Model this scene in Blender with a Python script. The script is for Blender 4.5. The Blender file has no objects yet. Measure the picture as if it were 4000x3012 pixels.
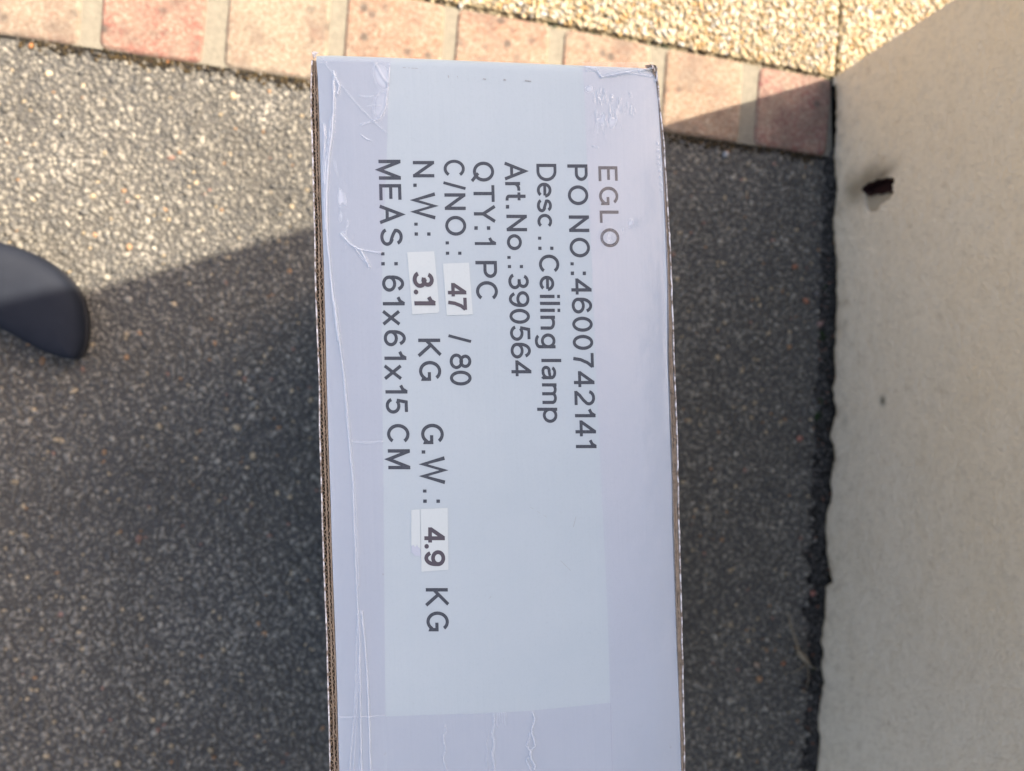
import bpy, bmesh, math, random
import numpy as np
from mathutils import Vector, Matrix, noise as mn

random.seed(7); rng = np.random.default_rng(7)
S = bpy.context.scene
COL = S.collection

# ------------------------------------------------------------------ camera
F_PX, CX, CY = 4000*25/36, 2000.0, 1506.0
H_CAM = 0.9085                                   # metres above the paving
def cam_axes(nu, nv, bx, by):
    n = Vector((nu, nv, 1)).normalized()
    d = Vector((bx, by, 0)); d.z = -(n.x*bx+n.y*by)/n.z
    Y = -d.normalized(); up = -n; X = Y.cross(up)
    return X, Y, up
AX, AY, AU = cam_axes(-0.204, -0.012, 0.034, 1.0)
def w(v): v = Vector(v); return Vector((AX.dot(v), AY.dot(v), AU.dot(v)))
CAMP = Vector((0, 0, H_CAM))
cam_d = bpy.data.cameras.new('camera'); cam = bpy.data.objects.new('camera', cam_d); COL.objects.link(cam)
r, u, b = w((1, 0, 0)), w((0, -1, 0)), w((0, 0, -1))
cam.matrix_world = Matrix(((r.x, u.x, b.x, 0), (r.y, u.y, b.y, 0), (r.z, u.z, b.z, H_CAM), (0, 0, 0, 1)))
cam_d.lens = 25; cam_d.sensor_width = 36; cam_d.clip_start = 0.02; cam_d.clip_end = 600
cam_d.dof.use_dof = True; cam_d.dof.focus_distance = 0.302; cam_d.dof.aperture_fstop = 9.5
S.camera = cam

# ------------------------------------------------------------------ light
SUN_AZ, SUN_EL = math.radians(16.6), math.radians(51)
wd = bpy.data.worlds.new('World'); S.world = wd; wd.use_nodes = True
nt = wd.node_tree; bg = nt.nodes['Background']
sk = nt.nodes.new('ShaderNodeTexSky'); sk.sky_type = 'NISHITA'; sk.sun_disc = False
sk.sun_elevation = SUN_EL; sk.sun_rotation = math.pi/2-SUN_AZ; sk.air_density = 1.0; sk.dust_density = 4.5
tint = nt.nodes.new('ShaderNodeMix'); tint.data_type = 'RGBA'; tint.blend_type = 'MULTIPLY'; tint.inputs[0].default_value = 1
tint.inputs[7].default_value = (1.10, 1.0, .95, 1)          # camera white balance
nt.links.new(sk.outputs[0], tint.inputs[6]); nt.links.new(tint.outputs[2], bg.inputs[0]); bg.inputs[1].default_value = 0.14
sl = bpy.data.lights.new('sun', 'SUN'); sl.energy = 5.0; sl.angle = math.radians(0.53); sl.color = (1, .90, .765)
so = bpy.data.objects.new('sun', sl); COL.objects.link(so)
sd = Vector((math.cos(SUN_AZ)*math.cos(SUN_EL), math.sin(SUN_AZ)*math.cos(SUN_EL), math.sin(SUN_EL)))
so.rotation_euler = sd.to_track_quat('Z', 'Y').to_euler(); so.location = (3, 1, 4)
S.view_settings.view_transform = 'Standard'; S.view_settings.look = 'None'
S.view_settings.gamma = 1; S.view_settings.use_curve_mapping = False
S.view_settings.exposure = 1.58

# ------------------------------------------------------------------ helpers
def ray(x, y): return w(((x-CX)/F_PX, (y-CY)/F_PX, 1))
def at(x, y, z=0.0):                              # survey point: where a sighted point meets height z
    d = ray(x, y); t = (z-H_CAM)/d.z
    return CAMP+d*t
def tag(o, label=None, cat=None, group=None, kind=None):
    if label: o['label'] = label
    if cat: o['category'] = cat
    if group: o['group'] = group
    if kind: o['kind'] = kind
    return o
def link(name, me, mat=None, parent=None, smooth=False):
    o = bpy.data.objects.new(name, me); COL.objects.link(o)
    if mat: me.materials.append(mat)
    if parent: o.parent = parent; o.matrix_parent_inverse = Matrix.Translation(-parent.location)
    if smooth: me.shade_smooth()
    return o
def empty(name, loc):
    o = bpy.data.objects.new(name, None); COL.objects.link(o); o.location = loc; o.empty_display_size = .05
    return o
def pydata(name, v, f, mat=None, parent=None, smooth=False):
    me = bpy.data.meshes.new(name); me.from_pydata([tuple(p) for p in v], [], f); me.update()
    return link(name, me, mat, parent, smooth)
def np_mesh(name, V, Fc, mat=None, parent=None, smooth=True, col=None):
    me = bpy.data.meshes.new(name); n = len(Fc); k = Fc.shape[1]
    me.vertices.add(len(V)); me.vertices.foreach_set('co', V.astype(np.float32).ravel())
    me.loops.add(n*k); me.loops.foreach_set('vertex_index', Fc.astype(np.int32).ravel())
    me.polygons.add(n); me.polygons.foreach_set('loop_start', np.arange(0, n*k, k, dtype=np.int32))
    me.polygons.foreach_set('use_smooth', np.full(n, smooth))
    me.update(calc_edges=True)
    if col is not None:
        a = me.color_attributes.new('tone', 'FLOAT_COLOR', 'POINT')
        c4 = np.ones((len(V), 4), np.float32); c4[:, :3] = col; a.data.foreach_set('color', c4.ravel())
    return link(name, me, mat, parent)
def interp(pts):
    a = np.array(pts, float); a = a[np.argsort(a[:, 0])]
    def g(t):
        y = np.interp(t, a[:, 0], a[:, 1]); return float(y) if np.ndim(t) == 0 else y
    return g
class NT:
    def __init__(s, name, rough=.8, spec=.3):
        s.m = bpy.data.materials.new(name); s.m.use_nodes = True; s.t = s.m.node_tree
        s.b = s.t.nodes['Principled BSDF']; s.out = s.t.nodes['Material Output']
        s.b.inputs['Roughness'].default_value = rough; s.b.inputs['Specular IOR Level'].default_value = spec
        s.co = s.n('ShaderNodeTexCoord').outputs['Object']
    def n(s, typ, **k):
        x = s.t.nodes.new(typ)
        for a, v in k.items(): setattr(x, a, v)
        return x
    def l(s, a, b_): s.t.links.new(a, b_)
    def noise(s, scale, detail=4, rough=.55, vec=None, stretch=None):
        x = s.n('ShaderNodeTexNoise'); x.inputs['Scale'].default_value = scale
        x.inputs['Detail'].default_value = detail; x.inputs['Roughness'].default_value = rough
        v = vec or s.co
        if stretch:
            mp = s.n('ShaderNodeMapping'); mp.inputs['Scale'].default_value = stretch; s.l(v, mp.inputs[0]); v = mp.outputs[0]
        s.l(v, x.inputs['Vector']); return x.outputs['Fac']
    def ramp(s, fac, stops):
        x = s.n('ShaderNodeValToRGB'); e = x.color_ramp.elements
        while len(e) < len(stops): e.new(.5)
        for i, (p, c) in enumerate(stops):
            e[i].position = p; e[i].color = (*c, 1) if len(c) == 3 else c
        s.l(fac, x.inputs[0]); return x.outputs[0]
    def mix(s, fac, a, b_, mode='MIX'):
        x = s.n('ShaderNodeMix', data_type='RGBA', blend_type=mode)
        for i, v in ((0, fac), (6, a), (7, b_)):
            if isinstance(v, (int, float)): x.inputs[i].default_value = v
            elif isinstance(v, tuple): x.inputs[i].default_value = (*v, 1)
            else: s.l(v, x.inputs[i])
        return x.outputs[2]
    def bump(s, h, strength, dist):
        x = s.n('ShaderNodeBump'); x.inputs['Strength'].default_value = strength; x.inputs['Distance'].default_value = dist
        s.l(h, x.inputs['Height']); s.l(x.outputs[0], s.b.inputs['Normal']); return x
    def attr(s, name):
        x = s.n('ShaderNodeAttribute'); x.attribute_name = name; return x
    def base(s, c):
        if isinstance(c, tuple): s.b.inputs['Base Color'].default_value = (*c, 1)
        else: s.l(c, s.b.inputs['Base Color'])
        return s
K = lambda v: (v, v, v)

# ------------------------------------------------------------------ materials
m = NT('asphalt_binder', .9); c = m.mix(m.noise(260, 3), (.05, .048, .043), (.095, .09, .08))
m.base(m.mix(m.ramp(m.noise(9, 4), [(.42, K(0)), (.66, K(.55))]), c, (.075, .066, .05)))
m.bump(m.noise(300, 3), .9, .002); M_BIND = m.m
m = NT('stone_chips', .75, .35); t = m.attr('tone').outputs['Color']
m.base(m.mix(m.ramp(m.noise(420, 3), [(.3, K(.0)), (.75, K(.35))]), t, (.04, .038, .034)))
m.bump(m.noise(700, 2), .4, .001); M_CHIP = m.m
m = NT('pale_pebbles', .6, .4); t = m.attr('tone').outputs['Color']
m.base(m.mix(m.ramp(m.noise(350, 3), [(.4, K(0)), (.8, K(.35))]), t, (.26, .18, .08)))
m.bump(m.noise(700, 2), .3, .001); M_PEB = m.m
m = NT('cement_paste', .9); m.base(m.mix(m.noise(160, 4), (.14, .11, .06), (.28, .23, .14))); m.bump(m.noise(300, 3), .8, .002); M_PASTE = m.m
m = NT('far_ground', .95); m.base(m.mix(m.noise(2, 5), (.20, .185, .15), (.30, .275, .225))); M_GROUND = m.m
m = NT('mortar', .9); m.base(m.mix(m.noise(120, 5), (.115, .102, .076), (.215, .192, .142))); m.bump(m.noise(350, 4), .8, .0015); M_MORT = m.m
m = NT('concrete_brick', .88, .2); oc = m.n('ShaderNodeObjectInfo').outputs['Color']
m.co = m.n('ShaderNodeNewGeometry').outputs['Position']
a1 = m.mix(m.ramp(m.noise(26, 5, .65), [(.40, K(0)), (.66, K(.7))]), oc, (.25, .20, .14))
a1 = m.mix(m.ramp(m.noise(31, 4, .6, stretch=(1, 1.2, 7)), [(.50, K(0)), (.68, K(.6))]), a1, (.29, .165, .115))
a2 = m.mix(m.ramp(m.noise(210, 5, .75), [(.46, K(0)), (.62, K(.75))]), a1, (.36, .31, .23))
a3 = m.mix(m.ramp(m.noise(170, 5, .8, stretch=(1, 1.1, 3)), [(.50, K(0)), (.64, K(.62))]), a2, (.095, .068, .05))
vo = m.n('ShaderNodeTexVoronoi'); vo.inputs['Scale'].default_value = 40; m.l(m.co, vo.inputs['Vector'])
spot = m.ramp(vo.outputs['Distance'], [(.08, K(1)), (.32, K(0))])
gate = m.ramp(m.noise(11, 3), [(.42, K(0)), (.50, K(.9))])
a3 = m.mix(m.ramp(m.noise(16, 6, .7), [(.46, K(0)), (.66, K(.6))]), a3, (.125, .09, .07))
a4 = m.mix(m.mix(1.0, spot, gate, 'MULTIPLY'), a3, (.08, .068, .055))
m.base(a4); m.bump(m.noise(260, 5, .75), 1, .003); M_BRICK = m.m
m = NT('moss_dirt', .95); m.base(m.attr('tone').outputs['Color']); M_DIRT = m.m
m = NT('dark_soil', 1); m.base(m.mix(m.noise(120, 5), (.012, .011, .009), (.035, .03, .023))); m.bump(m.noise(200, 4), 1, .004); M_SOIL = m.m

m = NT('wall_render', .92, .2); at_ = m.attr('tone').outputs['Color']
n1 = m.mix(m.noise(7, 5, .6), (.84, .675, .45), (.89, .75, .535))
n1 = m.mix(m.ramp(m.noise(2.2, 3), [(.35, K(0)), (.7, K(.6))]), n1, (.82, .75, .62))
n2 = m.mix(m.ramp(m.noise(190, 4, .65), [(.50, K(0)), (.78, K(.5))]), n1, (.55, .44, .31))
n3 = m.mix(m.ramp(m.noise(60, 6, .75), [(.50, K(0)), (.72, K(.5))]), n2, (.62, .52, .38))
m.base(m.mix(1.0, n3, at_, 'MULTIPLY'))
bs = m.mix(.5, m.noise(150, 5, .6), m.noise(420, 3, .6)); m.bump(bs, 1.0, .0045); M_WALL = m.m
m = NT('undercoat', .95); m.base(m.mix(m.noise(200, 4), (.20, .18, .15), (.34, .30, .25))); m.bump(m.noise(300, 3), 1, .002); M_UNDER = m.m
m = NT('wall_brick', .9); m.base(m.mix(m.noise(90, 4), (.02, .009, .008), (.06, .022, .018))); M_CORE = m.m

def card(name, base, alt):
    m = NT(name, .55, .35); c = m.mix(m.noise(30, 5, .65), base, alt)
    c = m.mix(m.ramp(m.noise(900, 3, .6), [(.55, K(0)), (.8, K(.25))]), c, tuple(.82*x for x in base))
    m.base(c)
    st = m.noise(60, 2, .5, stretch=(5, .25, 1)); m.bump(m.mix(.25, st, m.noise(500, 3)), .12, .0012)
    return m.m
M_WHITE = card('white_card', (.385, .445, .46), (.435, .49, .50))
M_STICK = card('sticker_paper', (.51, .555, .53), (.53, .575, .55))
M_TORN = card('torn_paper', (.42, .45, .50), (.45, .48, .53))
m = NT('brown_card', .9, .15); m.base(m.mix(m.noise(350, 4, .7), (.10, .072, .048), (.40, .315, .225))); m.bump(m.noise(900, 2), .6, .0006); M_BROWN = m.m
m = NT('pale_liner', .8, .2); m.base(m.mix(m.ramp(m.noise(300, 3, .6), [(.4, K(0)), (.62, K(1))]), (.20, .155, .115), (.70, .68, .66))); M_LINER = m.m
m = NT('hollow_shade', 1, 0); m.base((.035, .022, .013)); M_HOLLOW = m.m
m = NT('print_ink', .6, .3); m.base(m.mix(m.ramp(m.noise(1500, 2, .5), [(.35, K(0)), (.8, K(1))]), (.042, .050, .062), (.072, .082, .097))); M_INK = m.m
m = NT('sticker_ink', .5, .3); m.base((.072, .064, .075)); M_INK2 = m.m
m = NT('scuff', .8, .2); m.base((.33, .34, .33)); M_SCUFF = m.m

def tape_mat():
    m = NT('clear_tape', .12, .5); t = m.t
    tr = m.n('ShaderNodeBsdfTransparent'); tr.inputs[0].default_value = (.955, .942, .97, 1)
    gl = m.n('ShaderNodeBsdfGlossy'); gl.inputs['Roughness'].default_value = .12
    lw = m.n('ShaderNodeLayerWeight'); lw.inputs['Blend'].default_value = .5
    pw = m.n('ShaderNodeMath', operation='POWER'); pw.inputs[1].default_value = 4.5; m.l(lw.outputs['Facing'], pw.inputs[0])
    fr = m.n('ShaderNodeMath', operation='MULTIPLY_ADD'); fr.inputs[1].default_value = .5; fr.inputs[2].default_value = .028; m.l(pw.outputs[0], fr.inputs[0])
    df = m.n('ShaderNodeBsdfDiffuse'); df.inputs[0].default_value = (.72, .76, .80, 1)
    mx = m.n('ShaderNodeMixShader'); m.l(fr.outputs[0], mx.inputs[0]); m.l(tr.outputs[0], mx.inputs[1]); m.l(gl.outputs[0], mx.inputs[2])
    m2 = m.n('ShaderNodeMixShader'); m.l(m.attr('tone').outputs['Fac'], m2.inputs[0]); m.l(mx.outputs[0], m2.inputs[1]); m.l(df.outputs[0], m2.inputs[2])  # tone whitens creases and patches: stress whitening plus painted highlights
    bp = m.n('ShaderNodeBump'); bp.inputs['Strength'].default_value = .15; bp.inputs['Distance'].default_value = .001
    m.l(m.noise(120, 3), bp.inputs['Height'])
    m.l(bp.outputs[0], gl.inputs['Normal'])
    m.l(m2.outputs[0], m.out.inputs[0]); return m.m
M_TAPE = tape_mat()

# ------------------------------------------------------------------ setting: ground
gv = [(-90, -90, -.06), (90, -90, -.06), (90, 90, -.06), (-90, 90, -.06)]
tag(pydata('ground', gv, [(0, 1, 2, 3)], M_GROUND), kind='structure')

# lines on the ground (world metres)
C0 = at(3250, 305); C1 = at(3180, 3012)
wd_dir = (C1-C0); wd_dir.z = 0; wd_dir.normalize()          # along the wall, away from the corner
wn = Vector((wd_dir.y, -wd_dir.x, 0)); wn = -wn if wn.x > 0 else wn   # outward normal of the wall (towards the camera)
A0, A1 = at(0, 136), at(3239, 612)
e1 = (A1-A0); e1.z = 0; e1.normalize(); e2 = Vector((-e1.y, e1.x, 0))
B0, B1 = at(1718, 2), at(3254, 300)
def on_line(P, Q, x): return P.y+(Q.y-P.y)*(x-P.x)/(Q.x-P.x)
low = lambda x: on_line(A0, A1, x)        # lower edge of the brick row
upp = lambda x: on_line(B0, B1, x)        # upper edge of the brick row
def wall_x(y): return C0.x+(C1.x-C0.x)*(y-C0.y)/(C1.y-C0.y)

ICO = []
def ico():
    p = (1+5**.5)/2
    v = np.array([(-1, p, 0), (1, p, 0), (-1, -p, 0), (1, -p, 0), (0, -1, p), (0, 1, p), (0, -1, -p), (0, 1, -p), (p, 0, -1), (p, 0, 1), (-p, 0, -1), (-p, 0, 1)], float)
    v /= np.linalg.norm(v[0])
    f = np.array([(0, 11, 5), (0, 5, 1), (0, 1, 7), (0, 7, 10), (0, 10, 11), (1, 5, 9), (5, 11, 4), (11, 10, 2), (10, 7, 6), (7, 1, 8), (3, 9, 4), (3, 4, 2), (3, 2, 6), (3, 6, 8), (3, 8, 9), (4, 9, 5), (2, 4, 11), (6, 2, 10), (8, 6, 7), (9, 8, 1)])
    return v, f
IV, IF = ico()
def stones(name, P, size, flat, cols, mat, parent, z, sink=.35):
    n = len(P); ang = rng.uniform(0, 2*np.pi, n)
    R = np.stack([np.cos(ang), -np.sin(ang), np.sin(ang), np.cos(ang)], 1).reshape(n, 2, 2)
    el = rng.uniform(1, 1.55, n)
    V = IV[None]*(1+rng.uniform(-.22, .22, (n, 12, 1)))
    V = V*np.stack([size*el/1.2, size/el*1.2, size*flat*rng.uniform(.6, 1.15, n)], 1)[:, None]
    tilt = rng.normal(0, .25, (n, 1)); V[:, :, 2] += V[:, :, 0]*tilt
    V[:, :, :2] = np.einsum('nij,nkj->nki', R, V[:, :, :2])
    zc = z+size*flat*rng.uniform(-sink, sink, n)
    V += np.stack([P[:, 0], P[:, 1], zc], 1)[:, None]
    Fc = (IF[None]+12*np.arange(n)[:, None, None]).reshape(-1, 3)
    return np_mesh(name, V.reshape(-1, 3), Fc, mat, parent, True, np.repeat(cols, 12, 0))
def scatter(x0, x1, y0, y1, pitch):
    gx, gy = np.meshgrid(np.arange(x0, x1, pitch), np.arange(y0, y1, pitch*.87))
    gx = gx+(np.arange(gx.shape[0]) % 2)[:, None]*pitch*.5
    P = np.stack([gx.ravel(), gy.ravel()], 1); return P+rng.uniform(-.42, .42, P.shape)*pitch
def palette(n, pal, wts, jit=.2):
    pal = np.array(pal); c = pal[rng.choice(len(pal), n, p=np.array(wts)/sum(wts))]
    return np.clip(c*rng.uniform(1-jit, 1+jit, (n, 1)), 0, 1)

# asphalt
XL, XR, YB = -3.0, 3.0, -3.2
gap = interp([(-.65, .045), (-.45, .026), (-.33, .034), (-.2, .030), (-.1, .022), (0, .016), (.12, .012), (.25, .010), (.4, .002)])
gap0 = gap
def gap(y):
    y_ = np.atleast_1d(y); k = np.array([mn.noise(Vector((float(q)*38, 3, 1)))+.6*mn.noise(Vector((float(q)*130, 3, 1))) for q in y_])
    r_ = gap0(y_)*(.45+.6*k)+.002; return float(r_[0]) if np.ndim(y) == 0 else r_
ys = np.linspace(YB, low(.6)-.004, 520)
v = []
for y in ys: v += [(XL, y if y < ys[-1] else low(XL)-.004, -.0025), (wall_x(y)-gap(y), y, -.0025), (wall_x(y)-gap(y), y, -.03)]
# top row follows the brick edging
v[-3] = (XL, low(XL)-.002, -.0025); v[-2] = (wall_x(.3), low(wall_x(.3))-.002, -.0025); v[-1] = (wall_x(.3), low(wall_x(.3))-.002, -.03)
f = []
for i in range(len(ys)-1):
    a = 3*i; f += [(a, a+1, a+4, a+3), (a+1, a+2, a+5, a+4)]
asph = tag(pydata('asphalt_pavement', v, f, M_BIND), kind='structure')
P = scatter(-.72, .70, -.90, .50, .0053)
wx = np.array([wall_x(y) for y in P[:, 1]]); gp = gap(P[:, 1])
lo = A0.y+(A1.y-A0.y)*(P[:, 0]-A0.x)/(A1.x-A0.x)
keep = (P[:, 1] < lo-.007) & (P[:, 0] < wx-gp-.001+rng.uniform(-.004, .006, len(P)))
P = P[keep]; n = len(P)
pal = [(.105, .102, .092), (.135, .13, .116), (.165, .158, .138), (.225, .215, .185), (.08, .08, .076), (.24, .15, .085), (.30, .25, .17), (.20, .125, .10)]
patch = np.array([mn.noise(Vector((x*5, y*5, 3))) for x, y in P])
colr = palette(n, pal, [30, 30, 20, 8, 14, .5, 1.8, .3], .22)*(1.18+.32*patch[:, None])*.95*np.array([1.05, 1.0, .91])
for px_, py_, rad_, k_ in ((1038, 437, .016, .9), (575, 990, .014, .6), (250, 640, .02, .35), (110, 420, .03, -.35), (1130, 790, .03, -.2), (600, 1900, .05, -.2), (850, 2400, .07, .18), (300, 2700, .06, .15), (2850, 2500, .03, .25), (2760, 560, .02, -.4)):
    p_ = at(px_, py_, 0); g_ = np.exp(-((P[:, 0]-p_.x)**2+(P[:, 1]-p_.y)**2)/rad_**2); colr = colr*(1+k_*g_)[:, None]
sz = rng.choice([.0020, .0026, .0033, .0043], n, p=[.30, .36, .25, .09])*rng.uniform(.85, 1.15, n)
tag(stones('stone_chips', P, sz, .48, colr, M_CHIP, asph, -.0022), kind='stuff')

# soil trench at the foot of the wall
def soil_z(d): return -.008+.013*min(max((d+.012)/.022, 0), 1)
v, f = [], []
for i, y in enumerate(np.linspace(-1.3, .31, 120)):
    x = wall_x(y)
    for j in range(16):
        t = j/15; xx = x-gap(y)*1.5-.004+t*(gap(y)*1.5+.05)
        v.append((xx, y, soil_z(xx-wall_x(y))+.003*mn.noise(Vector((xx*90, y*90, 0)))))
for i in range(119):
    for j in range(15): a = i*16+j; f.append((a, a+1, a+17, a+16))
soil = tag(pydata('soil_strip', v, f, M_SOIL, smooth=True), kind='structure')
Pg = []
for k in range(9000):
    y = rng.uniform(-.95, .30); g = gap(y)+.004; Pg.append((wall_x(y)+.014-rng.uniform(0, 1)*(g*1.2+.014), y))
Pg = np.array(Pg); Zg = np.array([soil_z(a-wall_x(b_))+.002 for a, b_ in Pg])
tag(stones('grit', Pg, rng.uniform(.0012, .003, len(Pg)), .6, palette(len(Pg), [(.02, .018, .015), (.055, .05, .043), (.12, .105, .085), (.2, .09, .05)], [50, 34, 12, 1.5]), M_CHIP, soil, Zg), kind='stuff')

# brick edging -----------------------------------------------------
def mid(x): return (low(x)+upp(x))/2
bedv = []
for x in (-1.9, wall_x(.35)+.0): bedv += [(x, low(x), .0008), (x, upp(x)-.006, .0008)]
bedv += [(p[0], p[1], -.03) for p in bedv]
bed = tag(pydata('brick_edging', bedv, [(0, 2, 3, 1), (0, 4, 6, 2), (1, 3, 7, 5), (0, 1, 5, 4), (2, 6, 7, 3)], M_MORT), kind='structure')
def sx(px, py): p = at(px, py); return (p-A0).dot(e1)
edges = [(-460, None)]
joints = [(342, 421, 90), (823, 905, 150), (1304, 1367, 170), (1745, 1794, 210), (2154, 2211, 260), (2548, 2604, 340), (2905, 2966, 420)]
spans = []
prev = None
for jl, jr, py in joints:
    l, r_ = sx(jl, py), sx(jr, py)
    if prev is not None: spans.append((prev, l))
    else: spans.append((l-.117, l))
    prev = r_
spans.append((prev, sx(3246, 470)))
cols = [(.23, .165, .115), (.25, .095, .07), (.235, .18, .125), (.25, .14, .09), (.26, .14, .09), (.25, .145, .095), (.24, .15, .095), (.205, .09, .075)]
s0 = spans[0][0]-.018
for k in range(9):
    spans.insert(0, (s0-.118, s0)); cols.insert(0, random.choice([(.31, .16, .115), (.33, .23, .165), (.32, .25, .18)])); s0 -= .137
def brick_mesh(hx, hy, seed):
    bm = bmesh.new(); rr = random.Random(seed); N = 40; rings = []
    for (ins, z) in ((0, -.028), (0, .0005), (.0012, .0026), (.0042, .0040)):
        ring = []
        for i in range(N):
            a = 2*math.pi*i/N+.02; c_, s_ = math.cos(a), math.sin(a); e = .13
            x = (hx-ins)*math.copysign(abs(c_)**e, c_); y = (hy-ins)*math.copysign(abs(s_)**e, s_)
            k = .0012*mn.noise(Vector((x*60+seed*9, y*60, 0)))
            ring.append(bm.verts.new((x+k, y+k*.8, z)))
        rings.append(ring)
    for a, b_ in zip(rings, rings[1:]):
        for i in range(N): bm.faces.new((a[i], a[(i+1) % N], b_[(i+1) % N], b_[i]))
    bm.faces.new(rings[-1])
    me = bpy.data.meshes.new('brick'); bm.to_mesh(me); bm.free(); return me
for i, ((sa, sb), c) in enumerate(zip(spans, cols)):
    sc = (sa+sb)/2; p = A0+e1*sc; x = p.x
    ya, yb = low(x)+.0005, upp(x)-.0065
    me = brick_mesh((sb-sa)/2, (yb-ya)/2, i)
    o = bpy.data.objects.new('brick', me); COL.objects.link(o); me.materials.append(M_BRICK)
    for p_ in me.polygons: p_.use_smooth = len(p_.vertices) == 4
    o.parent = bed; o.location = (x, (ya+yb)/2, 0); o.rotation_euler.z = math.atan2(e1.y, e1.x)-math.radians(.4); o.color = (*c, 1)
# moss and dirt between bricks and asphalt
n = 5200; xs = rng.uniform(-1.0, wall_x(.3)-.005, n); xs = xs[np.array([mn.noise(Vector((x*22, 5, 0))) for x in xs]) > rng.uniform(-.5, .35, n)]; n = len(xs)
yl = np.array([low(x) for x in xs]); P = np.stack([xs, yl-.003+rng.normal(0, .0040, n)], 1)
cc = palette(n, [(.052, .034, .012), (.03, .022, .010), (.016, .013, .009), (.16, .14, .11), (.30, .13, .05)], [34, 34, 30, 12, 1])
tag(stones('dirt_joint', P, rng.uniform(.0012, .0030, n), .6, cc, M_DIRT, bed, -.0008), kind='stuff')

n = 3000; xs = rng.uniform(-.9, wall_x(.4)-.004, n); yl = np.array([upp(x) for x in xs])
P = np.stack([xs, yl-.004+rng.normal(0, .0030, n)], 1)
cc = palette(n, [(.10, .075, .04), (.045, .034, .02), (.20, .16, .10), (.30, .25, .16), (.03, .04, .018)], [30, 26, 22, 14, 8])
tag(stones('crumbled_mortar', P, rng.uniform(.0014, .0034, n), .6, cc, M_DIRT, bed, -.0010), kind='stuff')
# exposed-aggregate path in two panels -----------------------------
J0, J1 = at(3276, 0), at(3258, 300)
jd = (J0-J1).normalized()
def panel(name, xa, xb, side, label=None):
    # side -1: left of the joint, +1: right of it
    g = .0022
    top = 3.0
    def jx(y): return J1.x+(J0.x-J1.x)*(y-J1.y)/(J0.y-J1.y)
    if side < 0: q = [(xa, upp(xa)), (jx(upp(.67))-g, upp(.67)), (jx(upp(.67)+top)-g, upp(.67)+top), (xa, upp(xa)+top)]
    else: q = [(jx(upp(.67))+g, upp(.67)), (xb, upp(.67)-.02), (xb, upp(.67)+top), (jx(upp(.67)+top)+g, upp(.67)+top)]
    v = [(x, y, .003) for x, y in q]+[(x, y, -.03) for x, y in q]
    o = tag(pydata(name, v, [(0, 1, 2, 3), (0, 4, 5, 1), (1, 5, 6, 2), (2, 6, 7, 3), (3, 7, 4, 0)], M_PASTE), kind='structure')
    P = scatter(-.85 if side < 0 else .6, .72 if side < 0 else 1.35, .36, .86, .0052)
    J = np.array([jx(y) for y in P[:, 1]]); U = B0.y+(B1.y-B0.y)*(P[:, 0]-B0.x)/(B1.x-B0.x)
    if side > 0: U = np.full(len(P), upp(.67)-.012)
    U = U-.001+np.array([.006*mn.noise(Vector((x*34, side, 0)))+.003*mn.noise(Vector((x*120, side, 0))) for x in P[:, 0]])
    k = (P[:, 1] > U+.001) & ((P[:, 0] < J-.0045) if side < 0 else (P[:, 0] > J+.0045))
    P = P[k]; n = len(P)
    pal = [(.66, .52, .30), (.76, .66, .46), (.60, .38, .15), (.72, .70, .62), (.42, .30, .16), (.30, .26, .2)]
    cl = palette(n, pal, [30, 28, 14, 12, 8, 4], .22)*.44
    tag(stones('pebbles', P, rng.uniform(.0022, .0044, n), .62, cl, M_PEB, o, .0042), kind='stuff')
    return o
panel('aggregate_path', -3, 0, -1); panel('aggregate_path', 0, 3.4, 1)
# dark filler in the joints
def strip(name, pts, wdt, z, mat, parent=None):
    v, f = [], []
    for i, p in enumerate(pts):
        q = pts[min(i+1, len(pts)-1)]-pts[max(i-1, 0)]; q = Vector((-q.y, q.x, 0)).normalized()*wdt/2
        v += [(p.x-q.x, p.y-q.y, z), (p.x+q.x, p.y+q.y, z)]
        if i: a = 2*i; f.append((a-2, a-1, a+1, a))
    return pydata(name, v, f, mat, parent)
tag(strip('path_joint', [J1-jd*.05, J1+jd*3], .012, -.006, M_SOIL), kind='structure')
tag(strip('edging_joint', [Vector((x, upp(x)-.003, 0)) for x in (-1.9, 0, wall_x(.4))], .016, -.004, M_SOIL), kind='structure')

# ------------------------------------------------------------------ rendered wall, its unseen height set low for more bounce light
house = tag(empty('rendered_wall', (C0.x, C0.y, 0)), 'cream rendered wall with a small hole and ragged foot, right of the box', 'wall')
def wall_at(px, py):
    d = ray(px, py); t = (C0-CAMP).dot(wn)/d.dot(wn); p = CAMP+d*t
    return ((p-C0).dot(wd_dir), p.z)
foot_px = [(3257, 312), (3260, 420), (3259, 520), (3252, 576), (3253, 644), (3263, 746), (3246, 860), (3252, 940), (3263, 1017), (3261, 1095), (3262, 1190), (3257, 1266), (3252, 1380), (3258, 1475), (3243, 1519), (3258, 1608), (3234, 1703), (3246, 1734), (3251, 1790), (3236, 1880), (3245, 1937), (3223, 2000), (3217, 2063), (3224, 2190), (3244, 2272), (3218, 2291), (3214, 2405), (3199, 2506), (3211, 2538), (3201, 2600), (3210, 2665), (3198, 2728), (3186, 2823), (3197, 2886), (3183, 3012)]
foot = interp([(-.02, .004)]+[wall_at(*p) for p in foot_px]+[(1.15, .006), (1.4, .01), (6, .01)])
hole_px = [(3372, 750), (3366, 736), (3380, 726), (3396, 712), (3412, 712), (3426, 699), (3446, 702), (3466, 694), (3490, 696), (3494, 712), (3484, 722), (3488, 738), (3476, 752), (3452, 750), (3438, 758), (3410, 756), (3396, 764)]
chip_px = [(3376, 756), (3440, 750), (3492, 748), (3472, 778), (3440, 796), (3424, 824), (3392, 830), (3378, 800)]
hole = [wall_at(*p) for p in hole_px]; chip = [wall_at(*p) for p in chip_px]
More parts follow.
